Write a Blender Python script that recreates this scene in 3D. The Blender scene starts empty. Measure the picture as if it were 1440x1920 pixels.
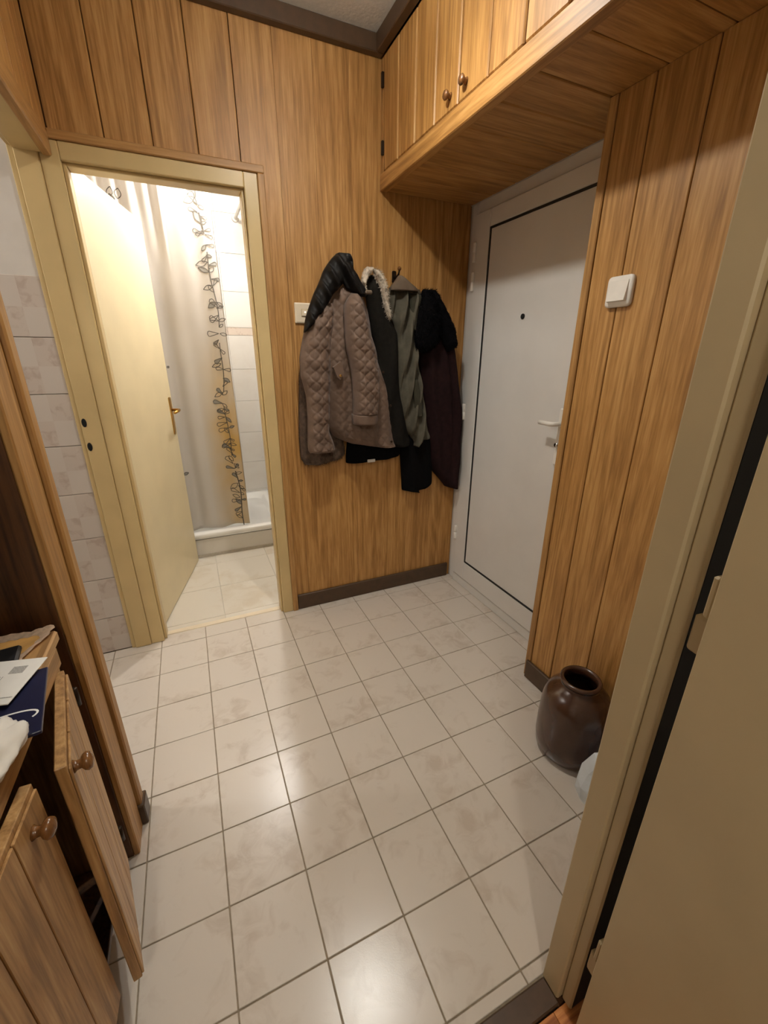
import bpy, bmesh, math, random
from mathutils import Vector, Matrix

random.seed(7)
scn = bpy.context.scene
COL = scn.collection

# ------------------------------------------------------------------ camera
def make_camera():
    yaw, pit, roll = .4259, .3585, .0038
    cy, sy, cp, sp, cr, sr = (math.cos(yaw), math.sin(yaw), math.cos(pit), math.sin(pit), math.cos(roll), math.sin(roll))
    f = Vector((sy*cp, cy*cp, -sp)); r0 = Vector((cy, -sy, 0)); u0 = r0.cross(f)
    r = cr*r0 + sr*u0; u = -sr*r0 + cr*u0
    cam = bpy.data.cameras.new('camera'); ob = bpy.data.objects.new('camera', cam); COL.objects.link(ob)
    m = Matrix(((r.x, u.x, -f.x, .48936), (r.y, u.y, -f.y, -.35416), (r.z, u.z, -f.z, 1.32652), (0, 0, 0, 1)))
    ob.matrix_world = m
    cam.sensor_fit = 'AUTO'; cam.sensor_width = 36.0; cam.lens = 784.57/1920*36.0
    cam.clip_start = .01
    scn.camera = ob
make_camera()

# ------------------------------------------------------------------ world, exposure
w = bpy.data.worlds.new('world'); scn.world = w; w.use_nodes = True
bg = w.node_tree.nodes['Background']; bg.inputs[0].default_value = (1, .9, .78, 1); bg.inputs[1].default_value = .02
vs = scn.view_settings
vs.view_transform = 'Standard'; vs.look = 'None'; vs.exposure = 0.0; vs.gamma = 1.0; vs.use_curve_mapping = False

HALL_LAMP = dict(loc=(.97, .90, 2.335), color=(1, .985, .92), strength=800)
BATH_LAMP = dict(loc=(.90, 2.42, 2.30), color=(1, .985, .95), strength=880)
KITCHEN_LAMP = dict(loc=(-1.05, 1.20, 2.25), color=(1, .96, .91), strength=330)
ROOM_FILL = dict(loc=(.25, -1.25, 2.25), color=(1, .95, .84), strength=230)  # unseen fill light added behind the camera to brighten near door and jamb

# ------------------------------------------------------------------ materials
MATS = {}
def nodes(name):
    m = bpy.data.materials.new(name); m.use_nodes = True
    nt = m.node_tree; b = nt.nodes['Principled BSDF']
    MATS[name] = m
    return m, nt, b
def N(nt, t, **kw):
    n = nt.nodes.new(t)
    for k, v in kw.items():
        if k.startswith('i_'):
            key = k[2:]; key = int(key) if key.isdigit() else key.replace('_', ' ')
            n.inputs[key].default_value = v
        else: setattr(n, k, v)
    return n
def srgb(r, g, b):
    f = lambda c: (c/255/12.92) if c/255 <= .04045 else ((c/255+.055)/1.055)**2.4
    return (f(r), f(g), f(b), 1)
def coords(nt, scale, rnd=True):
    tc = N(nt, 'ShaderNodeTexCoord'); mp = N(nt, 'ShaderNodeMapping'); mp.inputs['Scale'].default_value = scale
    nt.links.new(tc.outputs['Object'], mp.inputs['Vector'])
    if rnd:
        oi = N(nt, 'ShaderNodeObjectInfo'); cb = N(nt, 'ShaderNodeVectorMath', operation='SCALE')
        cb.inputs[0].default_value = (17.3, 31.7, 23.1)
        nt.links.new(oi.outputs['Random'], cb.inputs['Scale']); nt.links.new(cb.outputs[0], mp.inputs['Location'])
    return mp
def ramp(nt, stops):
    r = N(nt, 'ShaderNodeValToRGB'); e = r.color_ramp.elements
    while len(e) < len(stops): e.new(.5)
    for el, (p, c) in zip(e, stops): el.position = p; el.color = c
    return r
def bump(nt, b, src, strength, dist=.001):
    bp = N(nt, 'ShaderNodeBump'); bp.inputs['Strength'].default_value = strength; bp.inputs['Distance'].default_value = dist
    nt.links.new(src, bp.inputs['Height']); nt.links.new(bp.outputs[0], b.inputs['Normal'])
def wood(name, axis, dark, mid, light, rough=.5, spread=1.0):
    m, nt, b = nodes(name)
    L = nt.links.new
    k = {'x': (.055, 1, 1), 'y': (1, .055, 1), 'z': (1, 1, .055)}[axis]
    mp = coords(nt, k)
    n1 = N(nt, 'ShaderNodeTexNoise', i_Scale=34.0*spread, i_Detail=3.0, i_Roughness=.6, i_Distortion=.9)
    # contour lines of a smooth stretched field give the pointed cathedral figure
    lf = N(nt, 'ShaderNodeTexNoise', i_Scale=13.0*spread, i_Detail=1.0, i_Roughness=.3, i_Distortion=.2)
    L(mp.outputs[0], lf.inputs['Vector'])
    mm = N(nt, 'ShaderNodeMath', operation='MULTIPLY', i_1=52.0); L(lf.outputs[0], mm.inputs[0])
    wv = N(nt, 'ShaderNodeMath', operation='SINE'); L(mm.outputs[0], wv.inputs[0])
    fn = N(nt, 'ShaderNodeTexNoise', i_Scale=190.0, i_Detail=3.0, i_Roughness=.6)
    for t in (n1, fn): L(mp.outputs[0], t.inputs['Vector'])
    a = N(nt, 'ShaderNodeMath', operation='MULTIPLY', i_1=.58); L(n1.outputs[0], a.inputs[0])
    c = N(nt, 'ShaderNodeMath', operation='MULTIPLY_ADD', i_1=.045); L(wv.outputs[0], c.inputs[0]); L(a.outputs[0], c.inputs[2])
    d = N(nt, 'ShaderNodeMath', operation='MULTIPLY_ADD', i_1=.40); L(fn.outputs[0], d.inputs[0]); L(c.outputs[0], d.inputs[2])
    r = ramp(nt, [(.36, dark), (.50, mid), (.64, light)])
    L(d.outputs[0], r.inputs[0]); L(r.outputs[0], b.inputs['Base Color'])
    b.inputs['Roughness'].default_value = rough
    bump(nt, b, fn.outputs[0], .12, .0006)
    return m
OAK = (srgb(142, 99, 48), srgb(171, 124, 66), srgb(192, 147, 88))
wood('oak_z', 'z', *OAK); wood('oak_x', 'x', *OAK); wood('oak_y', 'y', *OAK)
TRIM = (srgb(146, 105, 56), srgb(168, 124, 70), srgb(184, 142, 86))
wood('trim_z', 'z', *TRIM); wood('trim_x', 'x', *TRIM); wood('trim_y', 'y', *TRIM)
CAB = (srgb(138, 101, 58), srgb(170, 129, 79), srgb(190, 152, 101))
wood('cab_z', 'z', *CAB); wood('cab_y', 'y', *CAB)
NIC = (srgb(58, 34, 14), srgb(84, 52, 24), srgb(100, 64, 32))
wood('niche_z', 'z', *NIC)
PQ = (srgb(150, 86, 40), srgb(190, 120, 62), srgb(206, 140, 80))
wood('parquet', 'x', *PQ)
KN = (srgb(84, 52, 26), srgb(116, 76, 40), srgb(140, 96, 54))
wood('knob_wood', 'z', *KN, rough=.25)

def plain(name, col, rough=.5, metal=0.0, noise=.0, nscale=40.0, bmp=.0, sheen=0.0, coat=0.0, spec=None):
    m, nt, b = nodes(name)
    b.inputs['Roughness'].default_value = rough; b.inputs['Metallic'].default_value = metal
    if sheen: b.inputs['Sheen Weight'].default_value = sheen
    if coat: b.inputs['Coat Weight'].default_value = coat
    if spec is not None: b.inputs['Specular IOR Level'].default_value = spec
    mp = coords(nt, (1, 1, 1))
    t = N(nt, 'ShaderNodeTexNoise', i_Scale=nscale, i_Detail=4.0); nt.links.new(mp.outputs[0], t.inputs['Vector'])
    lo = tuple(c*(1-noise) for c in col[:3])+(1,); hi = tuple(min(1, c*(1+noise)) for c in col[:3])+(1,)
    r = ramp(nt, [(.35, lo), (.65, hi)])
    nt.links.new(t.outputs[0], r.inputs[0]); nt.links.new(r.outputs[0], b.inputs['Base Color'])
    if bmp: bump(nt, b, t.outputs[0], bmp, .002)
    return m
plain('dark_brown', srgb(74, 54, 36), .42, noise=.12, nscale=30)
plain('cream_paint', srgb(202, 177, 126), .38, noise=.05, nscale=6, bmp=.04)
plain('cream_door', srgb(220, 204, 166), .4, noise=.03, nscale=6)
plain('beige_paint', srgb(188, 168, 132), .45, noise=.05, nscale=5, bmp=.05)
plain('pvc_white', srgb(214, 210, 204), .35, noise=.02, nscale=8)
plain('plastic_white', srgb(228, 222, 212), .3, noise=.02)
plain('plastic_cream', srgb(222, 206, 180), .32, noise=.02)
plain('rubber_black', srgb(22, 20, 19), .6)
plain('hole_black', srgb(10, 9, 8), .9)
plain('ceiling_white', srgb(196, 190, 178), .9, noise=.06, nscale=90, bmp=.5)
plain('plaster', srgb(208, 202, 194), .9, noise=.03, nscale=12, bmp=.15)
plain('grout', srgb(140, 126, 106), .9, noise=.15, nscale=60)
plain('grout_light', srgb(196, 188, 174), .85, noise=.06, nscale=60)
plain('brass', srgb(190, 150, 82), .3, metal=1.0)
plain('iron', srgb(52, 40, 30), .45, metal=.8)
plain('chrome', srgb(205, 205, 205), .18, metal=1.0)
plain('enamel', srgb(240, 238, 232), .14, noise=.01, coat=.5)
plain('paper_white', srgb(232, 228, 220), .75, noise=.02)
plain('paper_grey', srgb(170, 166, 160), .8, noise=.2, nscale=500)
plain('booklet_navy', srgb(28, 30, 58), .35, noise=.1)
plain('bag_blue', srgb(216, 224, 232), .35, noise=.06, nscale=14)
plain('tissue', srgb(216, 210, 200), .8, noise=.05, nscale=30, bmp=.2)
plain('wallet_black', srgb(18, 17, 19), .5)
plain('lace', srgb(226, 200, 172), .85, noise=.12, nscale=120, bmp=.3)
plain('cloth_gold', srgb(196, 150, 84), .7, noise=.18, nscale=24)
plain('red_bit', srgb(200, 96, 56), .6)
plain('quilt_taupe', srgb(98, 76, 61), .7, noise=.10, nscale=22, bmp=.2, sheen=.1)
plain('leather_black', srgb(16, 13, 11), .6, noise=.3, nscale=30, bmp=.35, spec=.2)
plain('cloth_black', srgb(22, 19, 15), .9, noise=.2, nscale=60, spec=.15)
plain('cloth_deep_black', srgb(9, 8, 9), .95, noise=.2, nscale=60, spec=.1)
plain('cloth_olive', srgb(86, 81, 69), .9, noise=.14, nscale=26, bmp=.2, spec=.2)
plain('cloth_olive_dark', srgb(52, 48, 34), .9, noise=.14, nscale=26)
plain('cloth_hood_grey', srgb(98, 82, 66), .85, noise=.1, nscale=30)
plain('cloth_burgundy', srgb(32, 16, 17), .92, noise=.2, nscale=40, spec=.15)
plain('fur_black', srgb(6, 5, 7), .95, noise=.3, spec=.1)
plain('fur_white', srgb(196, 182, 164), .8, noise=.35, nscale=60)
plain('fur_brown', srgb(78, 60, 46), .9, noise=.25, nscale=60)
plain('ceramic_brown', srgb(70, 44, 30), .24, noise=.22, nscale=9, coat=.35)
plain('print_black', srgb(88, 82, 74), .8)
plain('print_grey', srgb(150, 146, 138), .8)
plain('print_white', srgb(230, 228, 224), .6)

def tile_mat(name, base, blot, amount, rough, scale, bmp=.05):
    m, nt, b = nodes(name); L = nt.links.new
    mp = coords(nt, (1, 1, 1))
    a = N(nt, 'ShaderNodeTexNoise', i_Scale=scale, i_Detail=5.0, i_Roughness=.6, i_Distortion=.8)
    c = N(nt, 'ShaderNodeTexNoise', i_Scale=scale*.35, i_Detail=2.0)
    for t in (a, c): L(mp.outputs[0], t.inputs['Vector'])
    mu = N(nt, 'ShaderNodeMath', operation='MULTIPLY'); L(a.outputs[0], mu.inputs[0]); L(c.outputs[0], mu.inputs[1])
    r = ramp(nt, [(.26, (0, 0, 0, 1)), (.42, (1, 1, 1, 1))]); L(mu.outputs[0], r.inputs[0])
    s = N(nt, 'ShaderNodeMath', operation='MULTIPLY', i_1=amount); L(r.outputs[0], s.inputs[0])
    mx = N(nt, 'ShaderNodeMixRGB'); mx.inputs[1].default_value = base; mx.inputs[2].default_value = blot
    L(s.outputs[0], mx.inputs[0]); L(mx.outputs[0], b.inputs['Base Color'])
    b.inputs['Roughness'].default_value = rough
    f = N(nt, 'ShaderNodeTexNoise', i_Scale=420.0, i_Detail=2.0); L(mp.outputs[0], f.inputs['Vector'])
    bump(nt, b, f.outputs[0], bmp, .0008)
    return m
tile_mat('floor_tile', srgb(204, 194, 182), srgb(168, 150, 132), .45, .24, 18, .10)
tile_mat('bath_floor_tile', srgb(218, 210, 196), srgb(200, 184, 160), .5, .26, 10, .06)
tile_mat('bath_wall_tile', srgb(226, 220, 210), srgb(214, 204, 190), .4, .16, 6, .03)
tile_mat('band_tile', srgb(214, 198, 182), srgb(170, 140, 122), .9, .2, 40, .03)

def kitchen_tile():
    m, nt, b = nodes('kitchen_tile'); L = nt.links.new
    tc = N(nt, 'ShaderNodeTexCoord'); sx = N(nt, 'ShaderNodeSeparateXYZ'); L(tc.outputs['Object'], sx.inputs[0])
    p = N(nt, 'ShaderNodeMath', operation='MULTIPLY'); L(sx.outputs['X'], p.inputs[0]); L(sx.outputs['Z'], p.inputs[1])
    g = N(nt, 'ShaderNodeMath', operation='GREATER_THAN', i_1=0.0); L(p.outputs[0], g.inputs[0])
    mp = coords(nt, (1, 1, 1))
    a = N(nt, 'ShaderNodeTexNoise', i_Scale=28.0, i_Detail=4.0, i_Distortion=.6); L(mp.outputs[0], a.inputs['Vector'])
    r = ramp(nt, [(.50, (0, 0, 0, 1)), (.66, (1, 1, 1, 1))]); L(a.outputs[0], r.inputs[0])
    m1 = N(nt, 'ShaderNodeMixRGB'); m1.inputs[1].default_value = srgb(199, 189, 179); m1.inputs[2].default_value = srgb(195, 183, 172)
    L(g.outputs[0], m1.inputs[0])
    k = N(nt, 'ShaderNodeMath', operation='MULTIPLY'); L(r.outputs[0], k.inputs[0]); L(g.outputs[0], k.inputs[1])
    k2 = N(nt, 'ShaderNodeMath', operation='MULTIPLY_ADD', i_1=.55, i_2=.0); L(k.outputs[0], k2.inputs[0])
    m2 = N(nt, 'ShaderNodeMixRGB'); m2.inputs[2].default_value = srgb(168, 148, 134); L(k2.outputs[0], m2.inputs[0]); L(m1.outputs[0], m2.inputs[1])
    L(m2.outputs[0], b.inputs['Base Color']); b.inputs['Roughness'].default_value = .3
kitchen_tile()

def curtain_mat():
    m, nt, b = nodes('curtain_cloth'); L = nt.links.new
    tc = N(nt, 'ShaderNodeTexCoord'); sx = N(nt, 'ShaderNodeSeparateXYZ'); L(tc.outputs['Object'], sx.inputs[0])
    nz = N(nt, 'ShaderNodeTexNoise', i_Scale=5.0, i_Detail=3.0); L(tc.outputs['Object'], nz.inputs['Vector'])
    # yellowed patch in the lower part near the printed edge
    mr = N(nt, 'ShaderNodeMapRange'); L(sx.outputs['X'], mr.inputs[0]); mr.inputs[1].default_value = .54; mr.inputs[2].default_value = .68
    mz = N(nt, 'ShaderNodeMapRange'); L(sx.outputs['Z'], mz.inputs[0]); mz.inputs[1].default_value = 1.45; mz.inputs[2].default_value = .85
    z2 = N(nt, 'ShaderNodeMapRange'); L(sx.outputs['Z'], z2.inputs[0]); z2.inputs[1].default_value = .1; z2.inputs[2].default_value = .6; z2.inputs[3].default_value = .35
    a = N(nt, 'ShaderNodeMath', operation='MULTIPLY'); L(mr.outputs[0], a.inputs[0]); L(mz.outputs[0], a.inputs[1])
    a2 = N(nt, 'ShaderNodeMath', operation='MULTIPLY'); L(a.outputs[0], a2.inputs[0]); L(z2.outputs[0], a2.inputs[1])
    a3 = N(nt, 'ShaderNodeMath', operation='MULTIPLY'); L(a2.outputs[0], a3.inputs[0]); L(nz.outputs[0], a3.inputs[1])
    a4 = N(nt, 'ShaderNodeMath', operation='MULTIPLY', i_1=1.7); a4.use_clamp = True; L(a3.outputs[0], a4.inputs[0])
    mx = N(nt, 'ShaderNodeMixRGB'); mx.inputs[1].default_value = srgb(228, 221, 212); mx.inputs[2].default_value = srgb(222, 190, 124)
    L(a4.outputs[0], mx.inputs[0]); L(mx.outputs[0], b.inputs['Base Color'])
    b.inputs['Roughness'].default_value = .55
curtain_mat()

def lamp_mat(name, color, strength):
    m, nt, b = nodes(name)
    b.inputs['Base Color'].default_value = (1, 1, 1, 1)
    b.inputs['Emission Color'].default_value = color+(1,); b.inputs['Emission Strength'].default_value = strength
lamp_mat('hall_bulb', HALL_LAMP['color'], HALL_LAMP['strength'])
lamp_mat('bath_bulb', BATH_LAMP['color'], BATH_LAMP['strength'])
lamp_mat('kitchen_bulb', KITCHEN_LAMP['color'], KITCHEN_LAMP['strength'])
lamp_mat('room_fill', ROOM_FILL['color'], ROOM_FILL['strength'])
lamp_mat('switch_glow', (1, .85, .7), 1.2)

# ------------------------------------------------------------------ mesh helpers
def box(bm, lo, hi, bev=0.0):
    vs_ = [bm.verts.new((x, y, z)) for x in (lo[0], hi[0]) for y in (lo[1], hi[1]) for z in (lo[2], hi[2])]
    q = [(0, 1, 3, 2), (4, 6, 7, 5), (0, 4, 5, 1), (2, 3, 7, 6), (0, 2, 6, 4), (1, 5, 7, 3)]
    fs = [bm.faces.new([vs_[i] for i in f]) for f in q]
    if bev:
        es = set(e for f in fs for e in f.edges)
        bmesh.ops.bevel(bm, geom=list(es), offset=bev, segments=1, affect='EDGES', profile=.5)
    return fs
def finish(name, bm, mat, parent=None, smooth=False, loc=None):
    bmesh.ops.recalc_face_normals(bm, faces=bm.faces[:])
    me = bpy.data.meshes.new(name); bm.to_mesh(me); bm.free()
    if smooth:
        for p in me.polygons: p.use_smooth = True
    me.materials.append(MATS[mat])
    return link(name, me, parent, loc)
def link(name, me, parent=None, loc=None):
    o = bpy.data.objects.new(name, me); COL.objects.link(o)
    if parent is not None: o.parent = parent
    if loc is not None: o.location = loc
    return o
def B(name, lo, hi, mat, parent=None, bev=0.0):
    """a box whose origin sits at its own centre; parents stand at the world origin unless said otherwise"""
    c = [(a+b)/2 for a, b in zip(lo, hi)]
    bm = bmesh.new(); box(bm, [a-k for a, k in zip(lo, c)], [b-k for b, k in zip(hi, c)], bev)
    po = parent.location if parent is not None and parent.parent is None else Vector((0, 0, 0))
    return finish(name, bm, mat, parent, loc=[k-p for k, p in zip(c, po)])
def thing(name, label, cat, loc=(0, 0, 0), rz=0, group=None):
    o = bpy.data.objects.new(name, None); COL.objects.link(o); o.location = loc; o.rotation_euler = (0, 0, rz)
    o.empty_display_size = .05
    o['label'] = label; o['category'] = cat
    if group: o['group'] = group
    return o
def struct(o, label=None, cat=None):
    o['kind'] = 'structure'
    if label: o['label'] = label
    if cat: o['category'] = cat
    return o
def tag(o, label, cat, group=None):
    o['label'] = label; o['category'] = cat
    if group: o['group'] = group
    return o
def lathe(bm, prof, seg=40, centre=(0, 0, 0), axis='z', caps=True):
    rings = []
    for r, h in prof:
        ring = []
        for i in range(seg):
            a = 2*math.pi*i/seg
            c, s = r*math.cos(a), r*math.sin(a)
            p = {'z': (c, s, h), 'x': (h, c, s), 'y': (c, h, s)}[axis]
            ring.append(bm.verts.new([p[k]+centre[k] for k in range(3)]))
        rings.append(ring)
    for a, b in zip(rings, rings[1:]):
        for i in range(seg): bm.faces.new((a[i], a[(i+1) % seg], b[(i+1) % seg], b[i]))
    if caps:
        for ring in (rings[0], rings[-1]): bm.faces.new(ring)
    else:
        a, b = rings[-1], rings[0]
        for i in range(seg): bm.faces.new((a[i], a[(i+1) % seg], b[(i+1) % seg], b[i]))
def tube(bm, pts, r, seg=10):
    rings = []
    for i, p in enumerate(pts):
        p = Vector(p); d = (Vector(pts[min(i+1, len(pts)-1)])-Vector(pts[max(i-1, 0)])).normalized()
        a = Vector((0, 0, 1)) if abs(d.z) < .9 else Vector((1, 0, 0))
        u = d.cross(a).normalized(); v = d.cross(u)
        rings.append([bm.verts.new(p+(u*math.cos(t)+v*math.sin(t))*r) for t in [2*math.pi*k/seg for k in range(seg)]])
    for a, b in zip(rings, rings[1:]):
        for i in range(seg): bm.faces.new((a[i], a[(i+1) % seg], b[(i+1) % seg], b[i]))
    bm.faces.new(rings[0]); bm.faces.new(rings[-1])
def rounded_plate(bm, w, h, t, r, centre, axis):
    """rounded rectangle w x h, thickness t, standing out along -axis"""
    pts = []
    for cx, cz, a0 in ((w/2-r, h/2-r, 0), (-w/2+r, h/2-r, 90), (-w/2+r, -h/2+r, 180), (w/2-r, -h/2+r, 270)):
        for k in range(5):
            a = math.radians(a0+k*22.5); pts.append((cx+r*math.cos(a), cz+r*math.sin(a)))
    def P(u, v, d): return (centre[0]-d, centre[1]+u, centre[2]+v) if axis == 'x' else (centre[0]+u, centre[1]-d, centre[2]+v)
    ins = .88
    A = [bm.verts.new(P(u, v, 0)) for u, v in pts]; Bv = [bm.verts.new(P(u, v, t*.75)) for u, v in pts]
    Cv = [bm.verts.new(P(u*ins, v*ins, t)) for u, v in pts]
    n = len(pts)
    for a, b in ((A, Bv), (Bv, Cv)):
        for i in range(n): bm.faces.new((a[i], a[(i+1) % n], b[(i+1) % n], b[i]))
    bm.faces.new(A); bm.faces.new(Cv)

# ------------------------------------------------------------------ dimensions
YB = 1.665      # boarded back wall
XL = .19        # boards on the left wall
XD = 1.87       # entrance door wall
XP = 1.68       # boarded partition beside the entrance door
YP = .752       # end of the partition
ZC = 2.495      # ceiling
ZS = 2.00       # underside of the overhead cupboard
XC = 1.383      # front of the overhead cupboard
YN = -.03       # hall side of the wall that the camera looks through

# ------------------------------------------------------------------ floor
floor = struct(B('floor', (-1.9, YN, -.06), (2.1, 1.76, -.003), 'grout'), 'pale ceramic tiled hall floor with dark joints', 'floor')
bm = bmesh.new(); G = .0016
box(bm, (-.1+G, -.1+G, -.006), (.1-G, .1-G, 0), .0012)
bmesh.ops.recalc_face_normals(bm, faces=bm.faces[:])
TILE = bpy.data.meshes.new('tile'); bm.to_mesh(TILE); bm.free(); TILE.materials.append(MATS['floor_tile'])
def floor_tile(x0, x1, y0, y1):
    if abs(x1-x0-.2) < 1e-6 and abs(y1-y0-.2) < 1e-6:
        o = link('tile', TILE, floor)
    else:
        bm = bmesh.new(); hx, hy = (x1-x0)/2-G, (y1-y0)/2-G
        box(bm, (-hx, -hy, -.006), (hx, hy, 0), .0012); o = finish('tile', bm, 'floor_tile', floor)
    fl = floor.location
    o.location = ((x0+x1)/2-fl[0], (y0+y1)/2-fl[1], random.uniform(-.0004, .0003)-fl[2])
    o.rotation_euler = (random.uniform(-.001, .001), random.uniform(-.001, .001), random.choice((0, math.pi)) if hasattr(o, 'x') else 0)
ys = [YN+.003, 0]+[.2*k for k in range(1, 9)]+[1.70]
for j in range(len(ys)-1):
    y0, y1 = ys[j], ys[j+1]
    for i in range(-5, 10):
        x0, x1 = .2*i, min(.2*i+.2, XD+.01)
        if x0 < -.05 and y1 < .7: continue
        if y0 >= 1.6 and not (.2 <= x0 < .8): y1c = YB
        else: y1c = y1
        if x0 >= 1.6 and y1 <= .61: x1 = min(x1, XP+.03)
        if x0 >= 1.7 and y1 <= .61: continue
        floor_tile(x0, x1, y0, y1c)

# bathroom floor
bfl = struct(B('floor_bathroom', (.02, 1.70, -.05), (1.06, 3.45, -.002), 'grout_light'), 'cream tiled bathroom floor', 'floor')
xs = [.05, .17, .503, .836, 1.04]; ysb = [1.725, 1.765, 2.095, 2.425, 2.60]
for a, b in zip(xs, xs[1:]):
    for c, d in zip(ysb, ysb[1:]):
        B('tile', (a+.0015, c+.0015, -.006), (b-.0015, d-.0015, .001), 'bath_floor_tile', bfl, .001)
th = struct(B('trim_1', (.205, 1.695, -.01), (.80, 1.727, .004), 'plastic_cream', None, .002), 'pale threshold strip in the bathroom doorway', 'threshold')

# ------------------------------------------------------------------ wall_back (boards, 15 cm pitch)
OX0, OX1, OZ = .155, .853, 1.985    # outer size of the bathroom door frame
wb = bmesh.new()
box(wb, (-.05, YB+.012, OZ), (1.95, 1.76, 2.56)); box(wb, (OX1-.01, YB+.012, 0), (1.95, 1.76, OZ))
box(wb, (.08, YB+.012, 0), (OX0+.01, 1.76, OZ))
wall_back = struct(finish('wall_back', wb, 'niche_z'), 'back wall covered in golden oak-look vertical boards', 'wall')
xsb = [XL, .352, .502, .651, .80, .948, 1.096, 1.245, 1.394, 1.545, 1.695, 1.866]
for a, b in zip(xsb, xsb[1:]):
    z0 = OZ+.02 if a < OX1-.06 else 0.0
    a2 = a
    if a == .80:      # board that is notched around the door frame
        bm = bmesh.new(); cx, cy, cz = .874, YB+.006, 1.2
        pl = [(a+.0015, OZ+.02), (a+.0015, ZC), (b-.0006, ZC), (b-.0006, 0), (OX1+.018, 0), (OX1+.018, OZ+.02)]
        fa = [bm.verts.new((x-cx, YB-cy, z-cz)) for x, z in pl]; ba = [bm.verts.new((x-cx, YB+.0118-cy, z-cz)) for x, z in pl]
        bm.faces.new(fa); bm.faces.new(ba)
        for q in range(6): bm.faces.new((fa[q], fa[(q+1) % 6], ba[(q+1) % 6], ba[q]))
        finish('plank', bm, 'oak_z', wall_back, loc=(cx, cy, cz)); continue
    if a > .9:
        B('plank', (a+.0003, YB, z0), (b-.0003, YB+.0118, ZC), 'oak_z', wall_back, .0007); continue
    B('plank', (a+.0013, YB, z0), (b-.0013, YB+.0118, ZC), 'oak_z', wall_back, .0026)
struct(B('baseboard_back', (.882, YB-.014, 0), (1.845, YB, .088), 'dark_brown', None, .003), 'dark brown skirting board under the coats', 'skirting board')
struct(B('trim_2', (.19, YB-.034, 2.437), (XC, YB, ZC), 'dark_brown', None, .003), 'dark brown cornice along the back wall', 'cornice')
struct(B('trim_3', (XC-.034, .2, 2.437), (XC-.001, YB-.034, ZC), 'dark_brown', None, .003), 'dark brown cornice above the overhead cupboard doors', 'cornice')

# bathroom door frame (cream) with oak casing
fr = thing('door_frame', 'cream painted frame of the lit bathroom doorway', 'door frame')
fr['kind'] = 'structure'
for nm, lo, hi in (('jamb', (OX0, 1.652, 0), (.212, 1.77, OZ)), ('jamb', (.80, 1.652, 0), (OX1, 1.77, OZ)), ('head', (.212, 1.652, 1.932), (.80, 1.77, OZ))):
    B(nm, lo, hi, 'cream_paint', fr, .003)
for nm, lo, hi in (('door_stop', (.212, 1.67, 0), (.224, 1.735, 1.932)), ('door_stop', (.79, 1.67, 0), (.80, 1.735, 1.932)), ('door_stop', (.224, 1.67, 1.922), (.79, 1.735, 1.932))):
    B(nm, lo, hi, 'cream_paint', fr, .002)
def casing(name, outer, mat, parent): return B(name, outer[0], outer[1], mat, parent, .003)
cs = thing('door_casing', 'golden oak-look casing strip around the bathroom doorway', 'door casing'); cs['kind'] = 'structure'
casing('strip', ((OX1, YB-.020, 0), (.880, YB+.004, OZ)), 'trim_z', cs)
casing('strip', ((.19, YB-.020, OZ), (.880, YB+.004, 2.012)), 'trim_x', cs)

# ------------------------------------------------------------------ wall_left: boards over the kitchen doorway, oak pier, niche
wl = bmesh.new()
box(wl, (.07, -.2, 1.985), (XL-.012, 1.664, 2.56))
box(wl, (-.30, .645, 0), (.168, .745, 2.56))
wall_left = struct(finish('wall_left', wl, 'niche_z'), 'left wall with boards over the kitchen doorway and an oak pier', 'wall')
for a, b in ((.76, .905), (.905, 1.055), (1.055, 1.205), (1.205, 1.355), (1.355, 1.505), (1.505, 1.664)):
    B('plank', (XL-.0118, a+.001, 2.000), (XL, b-.001, ZC), 'oak_z', wall_left, .0018)
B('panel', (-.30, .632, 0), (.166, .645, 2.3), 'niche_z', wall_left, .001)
B('panel', (-.30, .745, 0), (.10, .757, 2.02), 'plaster', wall_left, .001)
B('stile', (.166, .632, .0), (.182, .718, 2.3), 'trim_z', wall_left, .003)
B('casing', (.160, .725, .0), (.192, .763, 2.004), 'trim_z', wall_left, .004)
B('casing', (.165, .763, 1.936), (.193, 1.650, 2.004), 'trim_y', wall_left, .004)
B('skirting', (.170, .716, 0), (.199, .772, .075), 'dark_brown', wall_left, .003)
B('cornice', (XL, .2, 2.437), (XL+.034, YB-.034, ZC), 'dark_brown', wall_left, .003)
# cream frame of the kitchen doorway
kf = thing('door_frame', 'cream painted frame of the kitchen doorway with two latch holes', 'door frame'); kf['kind'] = 'structure'
B('jamb', (.088, 1.647, 0), (.155, 1.70, 1.99), 'cream_paint', kf, .003)
B('jamb', (.072, 1.656, 0), (.0878, 1.70, 1.975), 'cream_paint', kf, .002)
B('head', (.088, .763, 1.942), (.168, 1.647, 1.984), 'cream_paint', kf, .003)
B('head', (.072, .763, 1.952), (.0878, 1.656, 1.984), 'cream_paint', kf, .002)
for z in (1.073, .978):
    bm = bmesh.new(); lathe(bm, [(.0, -.001), (.0085, -.001), (.0085, .003), (.0, .003)], 16, axis='y')
    for v in bm.verts: v.co.z *= 2.0
    o = finish('latch_hole', bm, 'hole_black', kf, loc=(.101, 1.6470, z))

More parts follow.
